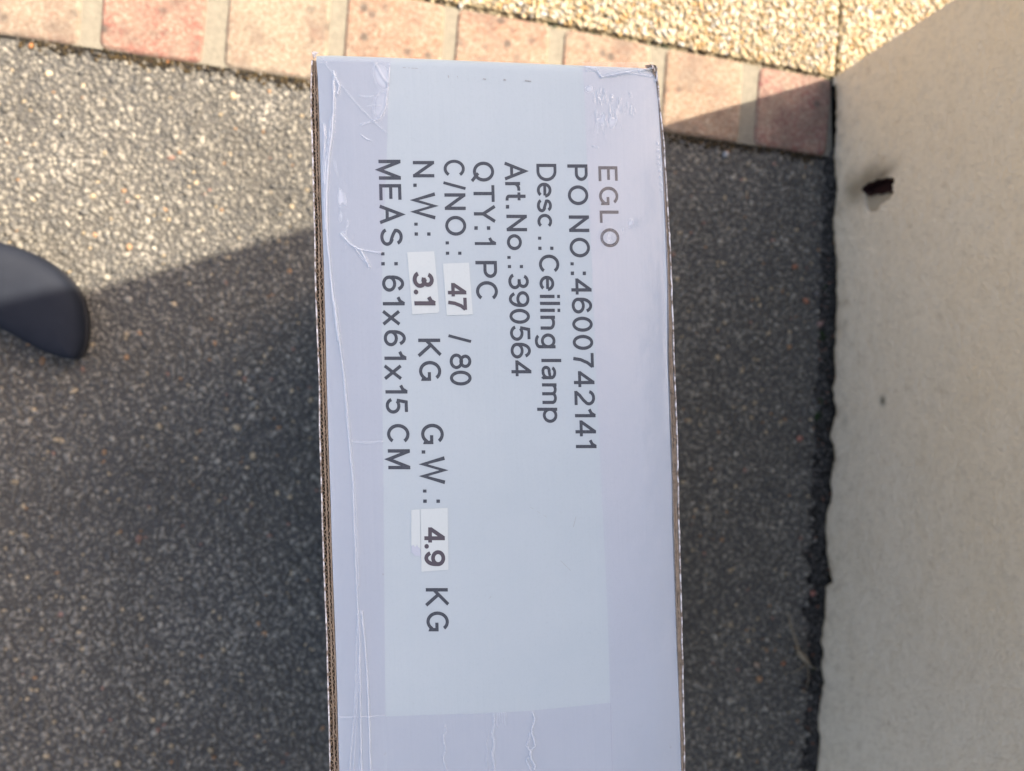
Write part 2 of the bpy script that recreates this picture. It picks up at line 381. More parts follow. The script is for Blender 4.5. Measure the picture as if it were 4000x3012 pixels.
def inside(poly, X, Y):
    r_ = np.zeros(X.shape, bool); j = len(poly)-1
    for i in range(len(poly)):
        xi, yi = poly[i]; xj, yj = poly[j]
        if yi != yj:
            r_ ^= ((yi > Y) != (yj > Y)) & (X < (xj-xi)*(Y-yi)/(yj-yi)+xi)
        j = i
    return r_
def blob(A, Z, px, ra, rz, rot=0):
    a, z = wall_at(*px); da, dz = A-a, Z-z; c_, s_ = math.cos(rot), math.sin(rot)
    return np.exp(-(((da*c_+dz*s_)/ra)**2+((-da*s_+dz*c_)/rz)**2))
ha = wall_at(3430, 740)[0]
aa = np.unique(np.round(np.concatenate([np.arange(0, 1.3, .0035), np.arange(ha-.04, ha+.06, .0013), [1.6, 2.2, 3, 4.5, 6]]), 5))
zz = np.unique(np.round(np.concatenate([np.arange(0, .42, .0035), np.arange(.03, .14, .0016), [.6, .9, 1.2, 1.7]]), 5))
A, Z = np.meshgrid(aa, zz, indexing='ij')
ft = foot(A)+np.array([[.0024*mn.noise(Vector((a*110, 7, 0)))+.0016*mn.noise(Vector((a*300, 7, 0)))] for a in aa]); ft = np.maximum(ft, .0015)
Z = np.where(Z < .42, ft+(Z/.42)*(.42-ft), Z)
PX = C0.x+wd_dir.x*A; PY = C0.y+wd_dir.y*A
off = np.zeros(A.shape)
for i in range(A.shape[0]):
    for j in range(A.shape[1]):
        if Z[i, j] < .42: off[i, j] = .0012*mn.noise(Vector((A[i, j]*14, Z[i, j]*14, 2)))+.0006*mn.noise(Vector((A[i, j]*75, Z[i, j]*75, 2)))
# rounded lip at the foot of the coat and at the hole, shallow chip beneath the hole
off -= .003*np.exp(-(Z-ft)/.003)
ch = inside(chip, A, Z); off -= np.where(ch, .004, 0)
tone = np.ones(A.shape+(3,))
def dab(mask, colr):
    global tone; tone = tone*(1-mask[..., None])+np.array(colr)*mask[..., None]
dab(.70*blob(A, Z, (3385, 708), .017, .024, .5), (.19, .175, .145))
dab(.80*blob(A, Z, (3440, 690), .009, .026, .25), (.16, .15, .13))
dab(.55*blob(A, Z, (3340, 750), .016, .014), (.30, .28, .24))
dab(.55*blob(A, Z, (3325, 735), .020, .018), (.34, .32, .28))
dab(.45*blob(A, Z, (3400, 680), .012, .030, .3), (.38, .36, .32))
dab(.4*blob(A, Z, (3390, 770), .014, .016), (.42, .40, .36))
dab(np.where(ch, .75, 0), (.42, .42, .41))
dab(.9*blob(A, Z, (3449, 1566), .0062, .0048), (.08, .10, .10))
dab(.35*blob(A, Z, (3300, 1640), .01, .006), (.5, .5, .5))
dab(.7*np.clip(blob(A, Z, (3400, 975), .0016, .012, -.35)*1.2, 0, 1), (1.3, 1.3, 1.3))
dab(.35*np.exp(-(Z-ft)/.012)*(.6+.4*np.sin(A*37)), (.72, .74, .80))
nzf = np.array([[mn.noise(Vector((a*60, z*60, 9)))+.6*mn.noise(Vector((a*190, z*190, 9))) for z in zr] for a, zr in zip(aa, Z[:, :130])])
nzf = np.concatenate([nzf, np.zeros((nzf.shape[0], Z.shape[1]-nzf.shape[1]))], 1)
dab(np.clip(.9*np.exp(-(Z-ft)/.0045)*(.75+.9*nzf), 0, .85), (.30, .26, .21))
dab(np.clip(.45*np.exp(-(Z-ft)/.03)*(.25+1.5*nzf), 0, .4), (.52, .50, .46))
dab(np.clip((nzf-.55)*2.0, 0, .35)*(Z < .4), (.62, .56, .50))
dab(.5*blob(A, Z, (3268, 560), .03, .008), (.85, .92, 1.05))
inh = inside(hole, A, Z)
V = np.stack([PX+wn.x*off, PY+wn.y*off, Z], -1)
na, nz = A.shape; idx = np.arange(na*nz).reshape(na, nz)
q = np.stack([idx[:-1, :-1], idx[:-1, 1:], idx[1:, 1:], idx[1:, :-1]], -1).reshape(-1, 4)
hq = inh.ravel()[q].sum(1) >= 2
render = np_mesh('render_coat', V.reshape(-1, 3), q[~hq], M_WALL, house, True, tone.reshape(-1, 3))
def wp(a, d, z): p = C0+wd_dir*a-wn*d; return (p.x, p.y, z)     # d: depth behind the face
# masonry core behind the coat, end wall, top
def slab(name, a0, a1, d0, d1, z0, z1, mat, parent):
    v = [wp(a, d, z) for z in (z0, z1) for a, d in ((a0, d0), (a1, d0), (a1, d1), (a0, d1))]
    return pydata(name, v, [(0, 1, 2, 3), (4, 7, 6, 5), (0, 4, 5, 1), (1, 5, 6, 2), (2, 6, 7, 3), (3, 7, 4, 0)], mat, parent)
slab('masonry_core', .012, 6, .030, .24, -.04, 1.69, M_SOIL, house)
slab('brick', ha-.05, ha+.09, .0156, .0298, .035, .115, M_CORE, house)
slab('end_render', 0, .0118, .0005, .255, .002, 1.7, M_WALL, house).data.color_attributes.new('tone', 'FLOAT_COLOR', 'POINT').data.foreach_set('color', [1.0]*32)
slab('back_render', .0121, 6, .2402, .255, -.03, 1.7, M_WALL, house).data.color_attributes.new('tone', 'FLOAT_COLOR', 'POINT').data.foreach_set('color', [1.0]*32)
slab('coping', -.03, 6.05, -.03, .285, 1.702, 1.75, M_UNDER, house)  # unseen top, kept low so sunlit ground brightens the shaded face
# inner faces of the hole
hc = (sum(p[0] for p in hole)/len(hole), sum(p[1] for p in hole)/len(hole)); v, f = [], []
for (a, z) in hole: v += [wp(a+(a-hc[0])*.05, .0006, z+(z-hc[1])*.05), wp(a, .0155, z)]
for i in range(len(hole)): a = 2*i; b_ = (a+2) % len(v); f.append((a, a+1, b_+1, b_))
pydata('hole_rim', v, f, M_CORE, house)

# ------------------------------------------------------------------ the carton
ZT = .610
def htop(x, y): return ZT+.00035*math.sin(x*26+1)+.0003*math.sin(y*19)+.0002*mn.noise(Vector((x*30, y*30, 0)))
def bt(px, py, dz=0): p = at(px, py, ZT); return Vector((p.x, p.y, htop(p.x, p.y)+dz))
Lout = [(1221, 203), (1216, 260), (1214, 330), (1214, 420), (1217, 520), (1221, 640), (1228, 909), (1231, 1116), (1238, 1300), (1247, 1500), (1247, 1670), (1253, 1850), (1258, 2050), (1265, 2250), (1275, 2470), (1279, 2640), (1285, 2850), (1288, 3012)]
Lin = [(1232, 225), (1237, 280), (1240, 350), (1243, 420), (1246, 530), (1248, 640), (1252, 771), (1262, 1047), (1268, 1254), (1273, 1500), (1280, 1720), (1288, 1950), (1293, 2130), (1301, 2350), (1309, 2560), (1315, 2760), (1322, 3012)]
Rin = [(2556, 262), (2566, 300), (2575, 360), (2584, 500), (2594, 668), (2601, 840), (2607, 978), (2612, 1116), (2614, 1403), (2621, 1607), (2631, 1878), (2634, 2050), (2648, 2475), (2655, 2678), (2665, 2949), (2667, 3012)]
Rout = [(2563, 256), (2572, 330), (2580, 426), (2594, 536), (2605, 702), (2615, 875), (2622, 1013), (2629, 1185), (2637, 1400), (2648, 1675), (2652, 1878), (2657, 2080), (2663, 2300), (2669, 2560), (2674, 2814), (2677, 3012)]
YE = at(1900, 226, ZT).y; YBOT = YE-.610
def curve(pxs):
    P = sorted([(at(*p, ZT).y, at(*p, ZT).x) for p in pxs])
    y0, x0 = P[0]; x1 = P[6][1]; y1 = P[6][0]
    k = (x1-x0)/(y1-y0)*.5
    return interp([(YBOT-.01, x0+k*(YBOT-y0))]+P+[(YE+.05, P[-1][1])])
cLo, cLi, cRi, cRo = map(curve, (Lout, Lin, Rin, Rout))
slope_end = (at(2540, 258, ZT).y-at(1240, 207, ZT).y)/(at(2540, 258, ZT).x-at(1240, 207, ZT).x)
xm = at(1900, 226, ZT).x
def yend(x): return YE+slope_end*(x-xm)
box = tag(empty('cardboard_box', (.06, (YE+YBOT)/2, 0)), 'tall white shipping carton standing on its narrow side on the asphalt, printed top edge up', 'box')
# top panel with a rounded fold at the far end
ny = 130; tt = np.linspace(0, 1, ny); nx = 22; v, f = [], []
prof = [(YBOT+(YE-.005-YBOT)*t, 0) for t in tt]
fr_ = .005
for k in range(1, 8): a = math.pi/2*k/7; prof.append((YE-fr_+fr_*math.sin(a), -(fr_-fr_*math.cos(a))))
prof.append((YE, -.03))
for (y, dz) in prof:
    for j in range(nx):
        s = j/(nx-1); x = cLi(y)*(1-s)+cRi(y)*s+(.0003 if j == 0 else -.0003 if j == nx-1 else 0)
        yy = y+slope_end*(x-xm)*(y-YBOT)/(YE-YBOT)
        edge = -.0009*(math.exp(-s/.012)+math.exp(-(1-s)/.012))
        v.append((x, yy, htop(x, yy)+dz+edge+(-.0012*math.exp(-((y-YE+.0085)/.0012)**2)*.25)))
for i in range(len(prof)-1):
    for j in range(nx-1): a = i*nx+j; f.append((a, a+1, a+nx+1, a+nx))
pydata('top_panel', v, f, M_WHITE, box, True)
def quad_slab(name, P, z0, z1, mat, parent):
    n = len(P); v = [(x, y, z0) for x, y in P]+[(x, y, z1) for x, y in P]
    f = [tuple(range(n))[::-1], tuple(range(n, 2*n))]+[(i, (i+1) % n, n+(i+1) % n, n+i) for i in range(n)]
    return pydata(name, v, f, mat, parent)
xl, xr = cLi(YE)+.0003, cRi(YE)-.0003
quad_slab('end_panel', [(xl, yend(xl)-.004), (xr, yend(xr)-.004), (xr, yend(xr)), (xl, yend(xl))], .002, ZT-.0302, M_WHITE, box)
xl2, xr2 = cLi(YBOT)+.0003, cRi(YBOT)-.0003
quad_slab('end_panel', [(xl2, YBOT), (xr2, YBOT), (xr2, YBOT+.004), (xl2, YBOT+.004)], .002, ZT-.004, M_WHITE, box)
quad_slab('bottom_panel', [(xl2, YBOT+.0042), (xr2, YBOT+.0042), (xr, YE-.006), (xl, YE-.006)], .0015, .0055, M_WHITE, box)
# side panels: board below, raw corrugated edge on top
def ribbon(name, fx, ylist, th, z0, z1, mat, parent, jit=0):
    v, f = [], []; pts = [Vector((fx(y), y, 0)) for y in ylist]
    for i, p in enumerate(pts):
        q = pts[min(i+1, len(pts)-1)]-pts[max(i-1, 0)]; q = Vector((q.y, -q.x, 0)).normalized()*th/2
        zt = z1+jit*mn.noise(Vector((p.x*300, p.y*220, 4)))
        v += [(p.x-q.x, p.y-q.y, z0), (p.x-q.x, p.y-q.y, zt), (p.x+q.x, p.y+q.y, zt), (p.x+q.x, p.y+q.y, z0)]
        if i:
            a = 4*i; f += [(a-4, a-3, a+1, a), (a-3, a-2, a+2, a+1), (a-2, a-1, a+3, a+2)]
    f += [(0, 3, 2, 1), (len(v)-4, len(v)-3, len(v)-2, len(v)-1)]
    return pydata(name, v, f, mat, parent)
yA, yB = YBOT+.0005, YE-.0012
yc = list(np.linspace(yA, yB, 160)); yf = list(np.linspace(yA, yB, 218*10))
def side(fo, fi, flip, layers):
    yo = 0 if flip else 0
    P = [(fo(y), y) for y in yc]+[(fi(y), y) for y in reversed(yc)]
    if flip: P = P[::-1]
    yb_ = yend(fo(YE))-(.0035 if not flip else .0025); ycl = list(np.linspace(yA, yb_, 160)); yfl = list(np.linspace(yA, yb_, 2180))
    P = [(fo(y), y) for y in ycl]+[(fi(y), y) for y in reversed(ycl)]
    if flip: P = P[::-1]
    pn = quad_slab('side_panel', P if not flip else P, .0015, ZT-.007, M_WHITE, box)
    # floor of the flutes, near-black to paint in the shade of the hollows
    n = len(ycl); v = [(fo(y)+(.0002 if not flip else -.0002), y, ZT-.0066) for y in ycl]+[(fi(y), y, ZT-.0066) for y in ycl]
    pydata('flute_shade', v, [(i, i+1, n+i+1, n+i) for i in range(n-1)], M_HOLLOW, pn)
    W = lambda y, t: fo(y)*(1-t)+fi(y)*t
    for kind, t0, t1 in layers:
        if kind == 'flute':
            mid_, amp = (t0+t1)/2, (t1-t0)/2
            ph = random.random()*6
            ribbon('flute', lambda y: W(y, mid_+amp*.9*math.sin(y*2*math.pi/.0029+ph+1.2*math.sin(y*21))), yfl, .00030, ZT-.0065, ZT-.0009, M_BROWN, pn, .0022)
        elif kind == 'white':
            ribbon('liner', lambda y: W(y, t0), ycl, .00055, ZT-.0069, ZT-.0002, M_LINER, pn, .0006)
        else:
            ribbon('liner', lambda y: W(y, t0)+.00018*mn.noise(Vector((y*70, t0*9, 0))), ycl+[] , .00055, ZT-.0065, ZT-.0007, M_BROWN, pn, .0009)
    return pn
side(cLo, cLi, False, [('white', .04, 0), ('flute', .10, .50), ('brown', .54, 0), ('flute', .60, .88), ('brown', .95, 0)])
side(cRo, cRi, True, [('white', .10, 0), ('brown', .34, 0), ('brown', .56, 0), ('brown', .82, 0), ('flute', .3, .8)])
# crushed corner at the far right
v, f = [], []
cr = [(2522, 252), (2545, 250), (2563, 256), (2567, 276), (2570, 296), (2560, 298), (2553, 284), (2549, 268), (2536, 264), (2524, 262)]
for i, p in enumerate(cr): v.append(bt(*p, -.0006+.0004*((i*7) % 3)))
cpt = bt(2556, 268, -.002); v.append(cpt)
for i in range(len(cr)): f.append((i, (i+1) % len(cr), len(cr)))
pydata('crushed_corner', v, f, M_BROWN, box)
v, f = [], []
for (p, q_, r_) in (((2543, 252), (2556, 258), (2549, 272)), ((2556, 262), (2565, 284), (2553, 280)), ((2560, 255), (2569, 262), (2568, 292)), ((1217, 205), (1238, 212), (1226, 236)), ((1222, 204), (1246, 206), (1236, 216))):
    pydata('torn_scrap', [bt(*p, .0004), bt(*q_, .0000), bt(*r_, .0003)], [(0, 1, 2)], M_LINER, box)

# ------------------------------------------------------------------ lettering
# own grotesque letter shapes: centre-line strokes on a cap height of 1, given a pen width
def arc(cx, cy, rx, ry, a0, a1, n=14):
    return [(cx+rx*math.cos(math.radians(a0+(a1-a0)*k/n)), cy+ry*math.sin(math.radians(a0+(a1-a0)*k/n))) for k in range(n+1)]
def font(ch, p):
    h = p/2; T = 1-h; x = .72*1.0                     # T: centre of a top bar
    X = .73; xh = X-h                                  # x-height
    F = {
     'E': [[(h, 0), (h, 1)], [(h, T), (.66, T)], [(h, .52), (.62, .52)], [(h, h), (.68, h)]],
     'L': [[(h, 0), (h, 1)], [(h, h), (.56, h)]],
     'T': [[(.36, 0), (.36, 1)], [(0, T), (.72, T)]],
     'P': [[(h, 0), (h, 1)], [(h, T), (.40, T)]+arc(.40, T-.245, .245, .245, 90, -90, 12)+[(h, T-.49)]],
     'D': [[(h, 0), (h, 1)], [(h, T), (.34, T)]+arc(.34, .5, .37, .5-h, 90, -90, 16)+[(h, h)]],
     'N': [[(h, 0), (h, 1)], [(h*.9, 1-h*.6), (.72-h*.9, h*.6)], [(.72-h, 0), (.72-h, 1)]],
     'M': [[(h, 0), (h, 1)], [(h, 1-h*.3), (.42, h*.4), (.84-h, 1-h*.3)], [(.84-h, 0), (.84-h, 1)]],
     'K': [[(h, 0), (h, 1)], [(.68, 1.0), (h, .36)], [(.27, .56), (.72, 0)]],
     'A': [[(h*.5, 0), (.38, 1-h*.4), (.76-h*.5, 0)], [(.16, .33), (.60, .33)]],
     'Y': [[(h*.5, 1), (.36, .44), (.72-h*.5, 1)], [(.36, .46), (.36, 0)]],
     'W': [[(h*.4, 1), (.27, h*.5), (.50, 1-h*.5), (.73, h*.5), (1.0-h*.4, 1)]],
     'O': [arc(.43, .5, .43-h, .505-h, 90, 450, 36)],
     'Q': [arc(.43, .5, .43-h, .505-h, 90, 450, 36), [(.50, .24), (.84, -.06)]],
     'C': [arc(.43, .5, .43-h, .505-h, 38, 322, 30)],
     'G': [arc(.43, .5, .43-h, .505-h, 40, 318, 30)+[(.43+.335, .18), (.43+.335, .46)], [(.47, .46), (.43+.335+h, .46)]],
     'S': [arc(.36, T-.215, .27, .225, 14, 230, 16)[:-3]+[(.24, .585), (.36, .53), (.50, .485)]+arc(.37, h+.225, .30, .235, 62, -168, 18)],
     'e': [[(.10, xh/2+h*.5+.03), (.58, xh/2+h*.5+.03)]+[], arc(.34, X/2, .34-h, X/2-h, 8, 322, 28)],
     's': [arc(.29, xh-.155, .205, .160, 18, 225, 14)[:-2]+[(.22, .415), (.33, .375), (.40, .35)]+arc(.29, h+.155, .235, .165, 55, -165, 14)],
     'c': [arc(.34, X/2, .34-h, X/2-h, 42, 318, 24)],
     'o': [arc(.35, X/2, .35-h, X/2-h, 90, 450, 30)],
     'i': [[(h, 0), (h, X)], [(h, .86), (h, 1)]],
     'l': [[(h, 0), (h, 1)]],
     't': [[(.17, .98), (.17, .20)]+arc(.29, .18, .12, .18-h, 180, 275, 6)+[(.36, h)], [(0, X-h), (.35, X-h)]],
     'r': [[(h, 0), (h, X)], arc(.33, X-.30, .33-h, .30-h, 172, 78, 8)],
     'n': [[(h, 0), (h, X)], arc(.31, X-.25, .31-h, .25-h, 175, 0, 12)+[(.62-h, 0)]],
     'm': [[(h, 0), (h, X)], arc(.27, X-.22, .27-h, .22-h, 175, 0, 12)+[(.54-h, 0)], arc(.73-h, X-.22, .27-h, .22-h, 180, 0, 12)+[(1.0-2*h, 0)]],
     'p': [[(h, -.27), (h, X)], arc(.34, X/2, .34-h, X/2-h, 90, 450, 28)],
     'g': [[(.66-h, X), (.66-h, -.08)]+arc(.34, -.06, .32-h, .24-h, 0, -158, 12), arc(.33, X/2, .33-h, X/2-h, 90, 450, 28)],
     'a': [arc(.30, xh-.175, .225, .175, 162, 0, 10)+[(.525, .14)]+arc(.60, .12, .075, .12-h*.4, 180, 250, 4), [(.525, .43), (.36, .395), (.22, .37)]+arc(.22, .225, .155, .16, 100, 280, 10)+[(.34, .075), (.46, .14), (.525, .25)]],
     'x': [[(h*.4, 0), (.58, X)], [(h*.4, X), (.58, 0)]],
     '/': [[(0, -.02), (.30, 1.02)]],
     '0': [arc(.33, .5, .33-h, .505-h, 90, 450, 34)],
     '1': [[(.31, 0), (.31, 1)], [(.03, .70), (.20, .79), (.31, .98)]],
     '2': [arc(.33, T-.235, .265, .24, 172, -28, 14)+[(.42, .42), (.22, .25), (.08, h)], [(.03, h), (.65, h)]],
     '3': [arc(.31, T-.205, .225, .208, 165, -80, 14)+[(.22, .53)], [(.22, .53), (.34, .53)]+arc(.31, h+.235, .275, .238, 80, -165, 16)],
     '4': [[(.50, 0), (.50, 1.0)], [(.50, .96), (.07, .30)], [(.0, .28), (.70, .28)]],
     '5': [[(.60, T), (.17, T), (.095, .50)], arc(.33, h+.255, .27, .262, 138, -165, 22)],
     '6': [arc(.34, h+.245, .275, .25, 90, 450, 28), [(.065, .30), (.065, .5)]+arc(.34, .50, .275, .505-h, 180, 32, 16)[0:]],
     '7': [[(0, T), (.63, T)], [(.60, T), (.42, .68), (.29, .35), (.24, 0)]],
     '8': [arc(.33, T-.205, .225, .21, 90, 450, 28), arc(.33, h+.235, .272, .24, 90, 450, 28)],
     '9': [arc(.33, T-.245, .275, .25, 90, 450, 28), [(.605, .70), (.605, .5)]+arc(.33, .50, .275, .505-h, 0, -148, 16)],
    }
    return F[ch]
def ribbon2(pts, p, V, Fc, butt=0.0):
    """sweep a flat pen of width p along a centre line, mitred."""
    P = [Vector((a, b_)) for a, b_ in pts]; Q = [P[0]]
    for q in P[1:]:
        if (q-Q[-1]).length > 1e-4: Q.append(q)
    P = Q; closed = len(P) > 3 and (P[0]-P[-1]).length < 1e-3
    if closed: P = P[:-1]
    n = len(P); i0 = len(V)
    for i in range(n):
        a = P[i-1] if (i > 0 or closed) else None; c_ = P[(i+1) % n] if (i < n-1 or closed) else None
        d1 = (P[i]-a).normalized() if a is not None else None; d2 = (c_-P[i]).normalized() if c_ is not None else None
        if d1 is None: d1 = d2
        if d2 is None: d2 = d1
        t = d1+d2; t = t.normalized() if t.length > .3 else d1
        nn = Vector((-t.y, t.x)); k = 1/max(.35, nn.dot(Vector((-d1.y, d1.x))))
        V.append(tuple(P[i]+nn*p/2*k)); V.append(tuple(P[i]-nn*p/2*k))
    for i in range(n if closed else n-1):
        a = i0+2*i; b_ = i0+2*((i+1) % n); Fc.append((a, a+1, b_+1, b_))
def glyphs(txt, spacing, pen):
    V, Fc = [], []; x0 = 0.0; jit = random.Random(len(txt)*7+ord(txt[0]))
    for ch in txt:
        v, f = [], []
        if ch == '.':
            for k in range(18): v.append((.11+.11*math.cos(k*math.pi/9), .11+.11*math.sin(k*math.pi/9)))
            f.append(tuple(range(18)))
        else:
            for st_ in font(ch, pen): ribbon2(st_, pen, v, f)
        a = min(q[0] for q in v); b_ = max(q[0] for q in v); i0 = len(V)
        v = [((q[0]-a)*1.08+a, q[1]) for q in v]; b_ = a+(b_-a)*1.08
        V += [(q[0]-a+x0, q[1]) for q in v]; Fc += [tuple(i0+i for i in c_) for c_ in f]
        extra = .12 if ch == '1' else 0
        x0 += (b_-a)+.20*spacing
    return np.array(V), Fc
CAPH = 1.0
def seg(out, txt, y0, y1, b0, c0, b1, c1, dz, offset=.145):
    """one word: starts at row y0, ends at y1; base/cap columns at both ends."""
    B0_, C0_, B1_, C1_ = (at(x, y, ZT) for x, y in ((b0, y0), (c0, y0), (b1, y1), (c1, y1)))
    VV, FF = out
    if txt in '.:':
        V = []; Fc = []
        for h0, h1 in ([(0, .16)] if txt == '.' else [(0, .16), (.59, .75)]):
            i = len(V); V += [(0, h0), (1, h0), (1, h1), (0, h1)]; Fc.append((i, i+1, i+2, i+3))
        V = np.array(V, float); xn, hn = V[:, 0], V[:, 1]
    else:
        target = (B1_-B0_).length/((C0_-B0_).length)*CAPH
        sp = 1.0
        if len(txt) > 1:
            wA = np.ptp(glyphs(txt, 1.0, offset)[0][:, 0]); wB = np.ptp(glyphs(txt, 2.0, offset)[0][:, 0])
            sp = 1+(target*.995-wA)/(wB-wA); sp = min(max(sp, .35), 2.2)
        V, Fc = glyphs(txt, sp, offset)
        xn = (V[:, 0]-V[:, 0].min())/np.ptp(V[:, 0]); hn = V[:, 1]/CAPH
    n0 = len(VV)
    for s, h in zip(xn.tolist(), hn.tolist()):
        p = B0_.lerp(B1_, s)+h*((C0_-B0_).lerp(C1_-B1_, s)); VV.append((p.x, p.y, htop(p.x, p.y)+dz))
    FF += [tuple(n0+i for i in fc) for fc in Fc]
LINES = [
 ('bold black maker name line', [('EGLO', 650, 966, 2336, 2411, 2346, 2420)]),
 ('order number line', [('PO', 643, 802, 2215, 2294, 2219, 2298), ('NO', 842, 1006, 2221, 2300, 2226, 2305), ('.', 1025, 1037, 2228, 2307, 2228, 2307), (':', 1061, 1075, 2229, 2308, 2229, 2308), ('4600742141', 1088, 1751, 2230, 2309, 2250, 2331)]),
 ('description line', [('Desc', 641, 887, 2094, 2172, 2099, 2178), ('.', 925, 937, 2101, 2180, 2101, 2180), (':', 964, 977, 2102, 2181, 2102, 2181), ('Ceiling', 995, 1361, 2104, 2183, 2113, 2191), ('lamp', 1402, 1652, 2114, 2192, 2121, 2199)]),
 ('article number line', [('Art', 633, 785, 1970, 2050, 1974, 2054), ('.', 802, 816, 1975, 2055, 1975, 2055), ('No', 840, 978, 1977, 2057, 1980, 2060), ('.', 1001, 1012, 1981, 2061, 1981, 2061), (':', 1036, 1048, 1983, 2062, 1983, 2062), ('390564', 1070, 1470, 1984, 2064, 1998, 2076)]),
 ('quantity line', [('QTY', 633, 872, 1846, 1928, 1851, 1933), (':', 885, 899, 1852, 1935, 1852, 1935), ('1', 928, 958, 1853, 1936, 1854, 1937), ('PC', 1020, 1170, 1856, 1940, 1860, 1945)]),
 ('carton number line', [('C', 626, 689, 1732, 1814, 1733, 1815), ('/', 710, 744, 1733, 1815, 1734, 1816), ('NO', 757, 922, 1735, 1817, 1740, 1821), ('.', 944, 956, 1740, 1821, 1740, 1821), (':', 984, 996, 1741, 1822, 1741, 1822), ('/', 1306, 1340, 1753, 1838, 1753, 1838), ('80', 1381, 1506, 1756, 1840, 1758, 1842)]),
 ('weight line', [('N', 631, 695, 1612, 1695, 1613, 1696), ('.', 719, 732, 1614, 1697, 1614, 1697), ('W', 753, 859, 1614, 1698, 1616, 1700), ('.', 871, 883, 1618, 1701, 1618, 1701), (':', 909, 922, 1619, 1702, 1619, 1702),
                 ('KG', 1323, 1488, 1633, 1719, 1638, 1724), ('G', 1655, 1735, 1644, 1732, 1646, 1734), ('.', 1759, 1772, 1647, 1735, 1647, 1735), ('W', 1782, 1891, 1649, 1736, 1651, 1738), ('.', 1912, 1924, 1652, 1739, 1652, 1739), (':', 1951, 1964, 1653, 1740, 1653, 1740), ('KG', 2297, 2466, 1663, 1749, 1667, 1754)]),
 ('measurement line', [('MEAS', 626, 962, 1478, 1564, 1487, 1573), ('.', 987, 999, 1488, 1574, 1488, 1574), (':', 1025, 1038, 1489, 1575, 1489, 1575), ('61x61x15', 1077, 1616, 1492, 1577, 1508, 1594), ('CM', 1656, 1833, 1511, 1598, 1517, 1603)]),
]
for nm, segs in LINES:
    for s in segs:
        out = ([], []); seg(out, *s, .00008); pydata('lettering', out[0], out[1], M_INK, box)
def sticker(corners, words, mat=None, name='sticker'):
    mat = mat or M_STICK
    v = [bt(*p, .00022) for p in corners]; b_ = [bt(*p, .0) for p in corners]; n = len(v)
    st = pydata(name, v+b_, [tuple(range(n))]+[(i, n+i, n+(i+1) % n, (i+1) % n) for i in range(n)], mat, box)
    if words:
        out = ([], [])
        for s in words: seg(out, *s, .00032, .185)
        pydata('lettering', out[0], out[1], M_INK2, st)
    return st
sticker([(1590, 987), (1695, 983), (1708, 1120), (1715, 1216), (1709, 1222), (1610, 1229)][::-1], [('3.1', 1063, 1194, 1610, 1691, 1619, 1701)])
sticker([(1729, 1031), (1831, 1027), (1846, 1229), (1744, 1233)][::-1], [('47', 1106, 1214, 1748, 1819, 1751, 1824)])
sticker([(1642, 1989), (1748, 1984), (1751, 2225), (1646, 2233)][::-1], [('4.9', 2059, 2211, 1657, 1737, 1658, 1739)])
sticker([(1606, 1992), (1640.5, 1989), (1643, 2146), (1634, 2136), (1628, 2128), (1622, 2138), (1615, 2128), (1606.5, 2133)][::-1], None, None, 'torn_sticker')
sticker([(1606.5, 2134), (1615, 2129), (1622, 2139), (1628, 2129), (1634, 2137), (1643, 2147), (1643.5, 2176), (1633, 2170), (1622, 2172), (1615, 2162), (1607, 2158)][::-1], None, M_TORN, 'torn_sticker_backing')
# small scuffs on the card
v, f = [], []
rs = random.Random(3)
for (x0, y0, x1, y1, wd_) in [(1568, 266, 1600, 268, 2.5), (1602, 269, 1632, 270, 2), (1750, 296, 1752, 306, 4), (1786, 299, 1788, 308, 3), (1886, 309, 1898, 312, 5), (1966, 312, 1976, 315, 7), (2050, 316, 2074, 319, 5), (2240, 2060, 2253, 2010, 2), (1910, 2338, 1918, 2330, 2.5), (2190, 2190, 2230, 2230, 1.2), (2070, 1980, 2150, 2030, 1), (2619, 2918, 2622, 2922, 5), (1495, 2240, 1497, 2246, 4), (1502, 2946, 1508, 2936, 3)]:
    k = 6
    for s in range(k):
        xa, ya = x0+(x1-x0)*s/k, y0+(y1-y0)*s/k; xb, yb_ = x0+(x1-x0)*(s+1)/k, y0+(y1-y0)*(s+1)/k
        if rs.random() < .25 and k > 3 and wd_ < 5: continue
        L = math.hypot(xb-xa, yb_-ya); nx_, ny_ = -(yb_-ya)/L*wd_/2, (xb-xa)/L*wd_/2; ww = rs.uniform(.5, 1.1)
        i = len(v); v += [bt(xa-nx_*ww, ya-ny_*ww, .00007), bt(xb-nx_, yb_-ny_, .00007), bt(xb+nx_, yb_+ny_, .00007), bt(xa+nx_*ww, ya+ny_*ww, .00007)]; f.append((i, i+1, i+2, i+3))
tag(pydata('scuff_marks', v, f, M_SCUFF, box), kind='stuff')

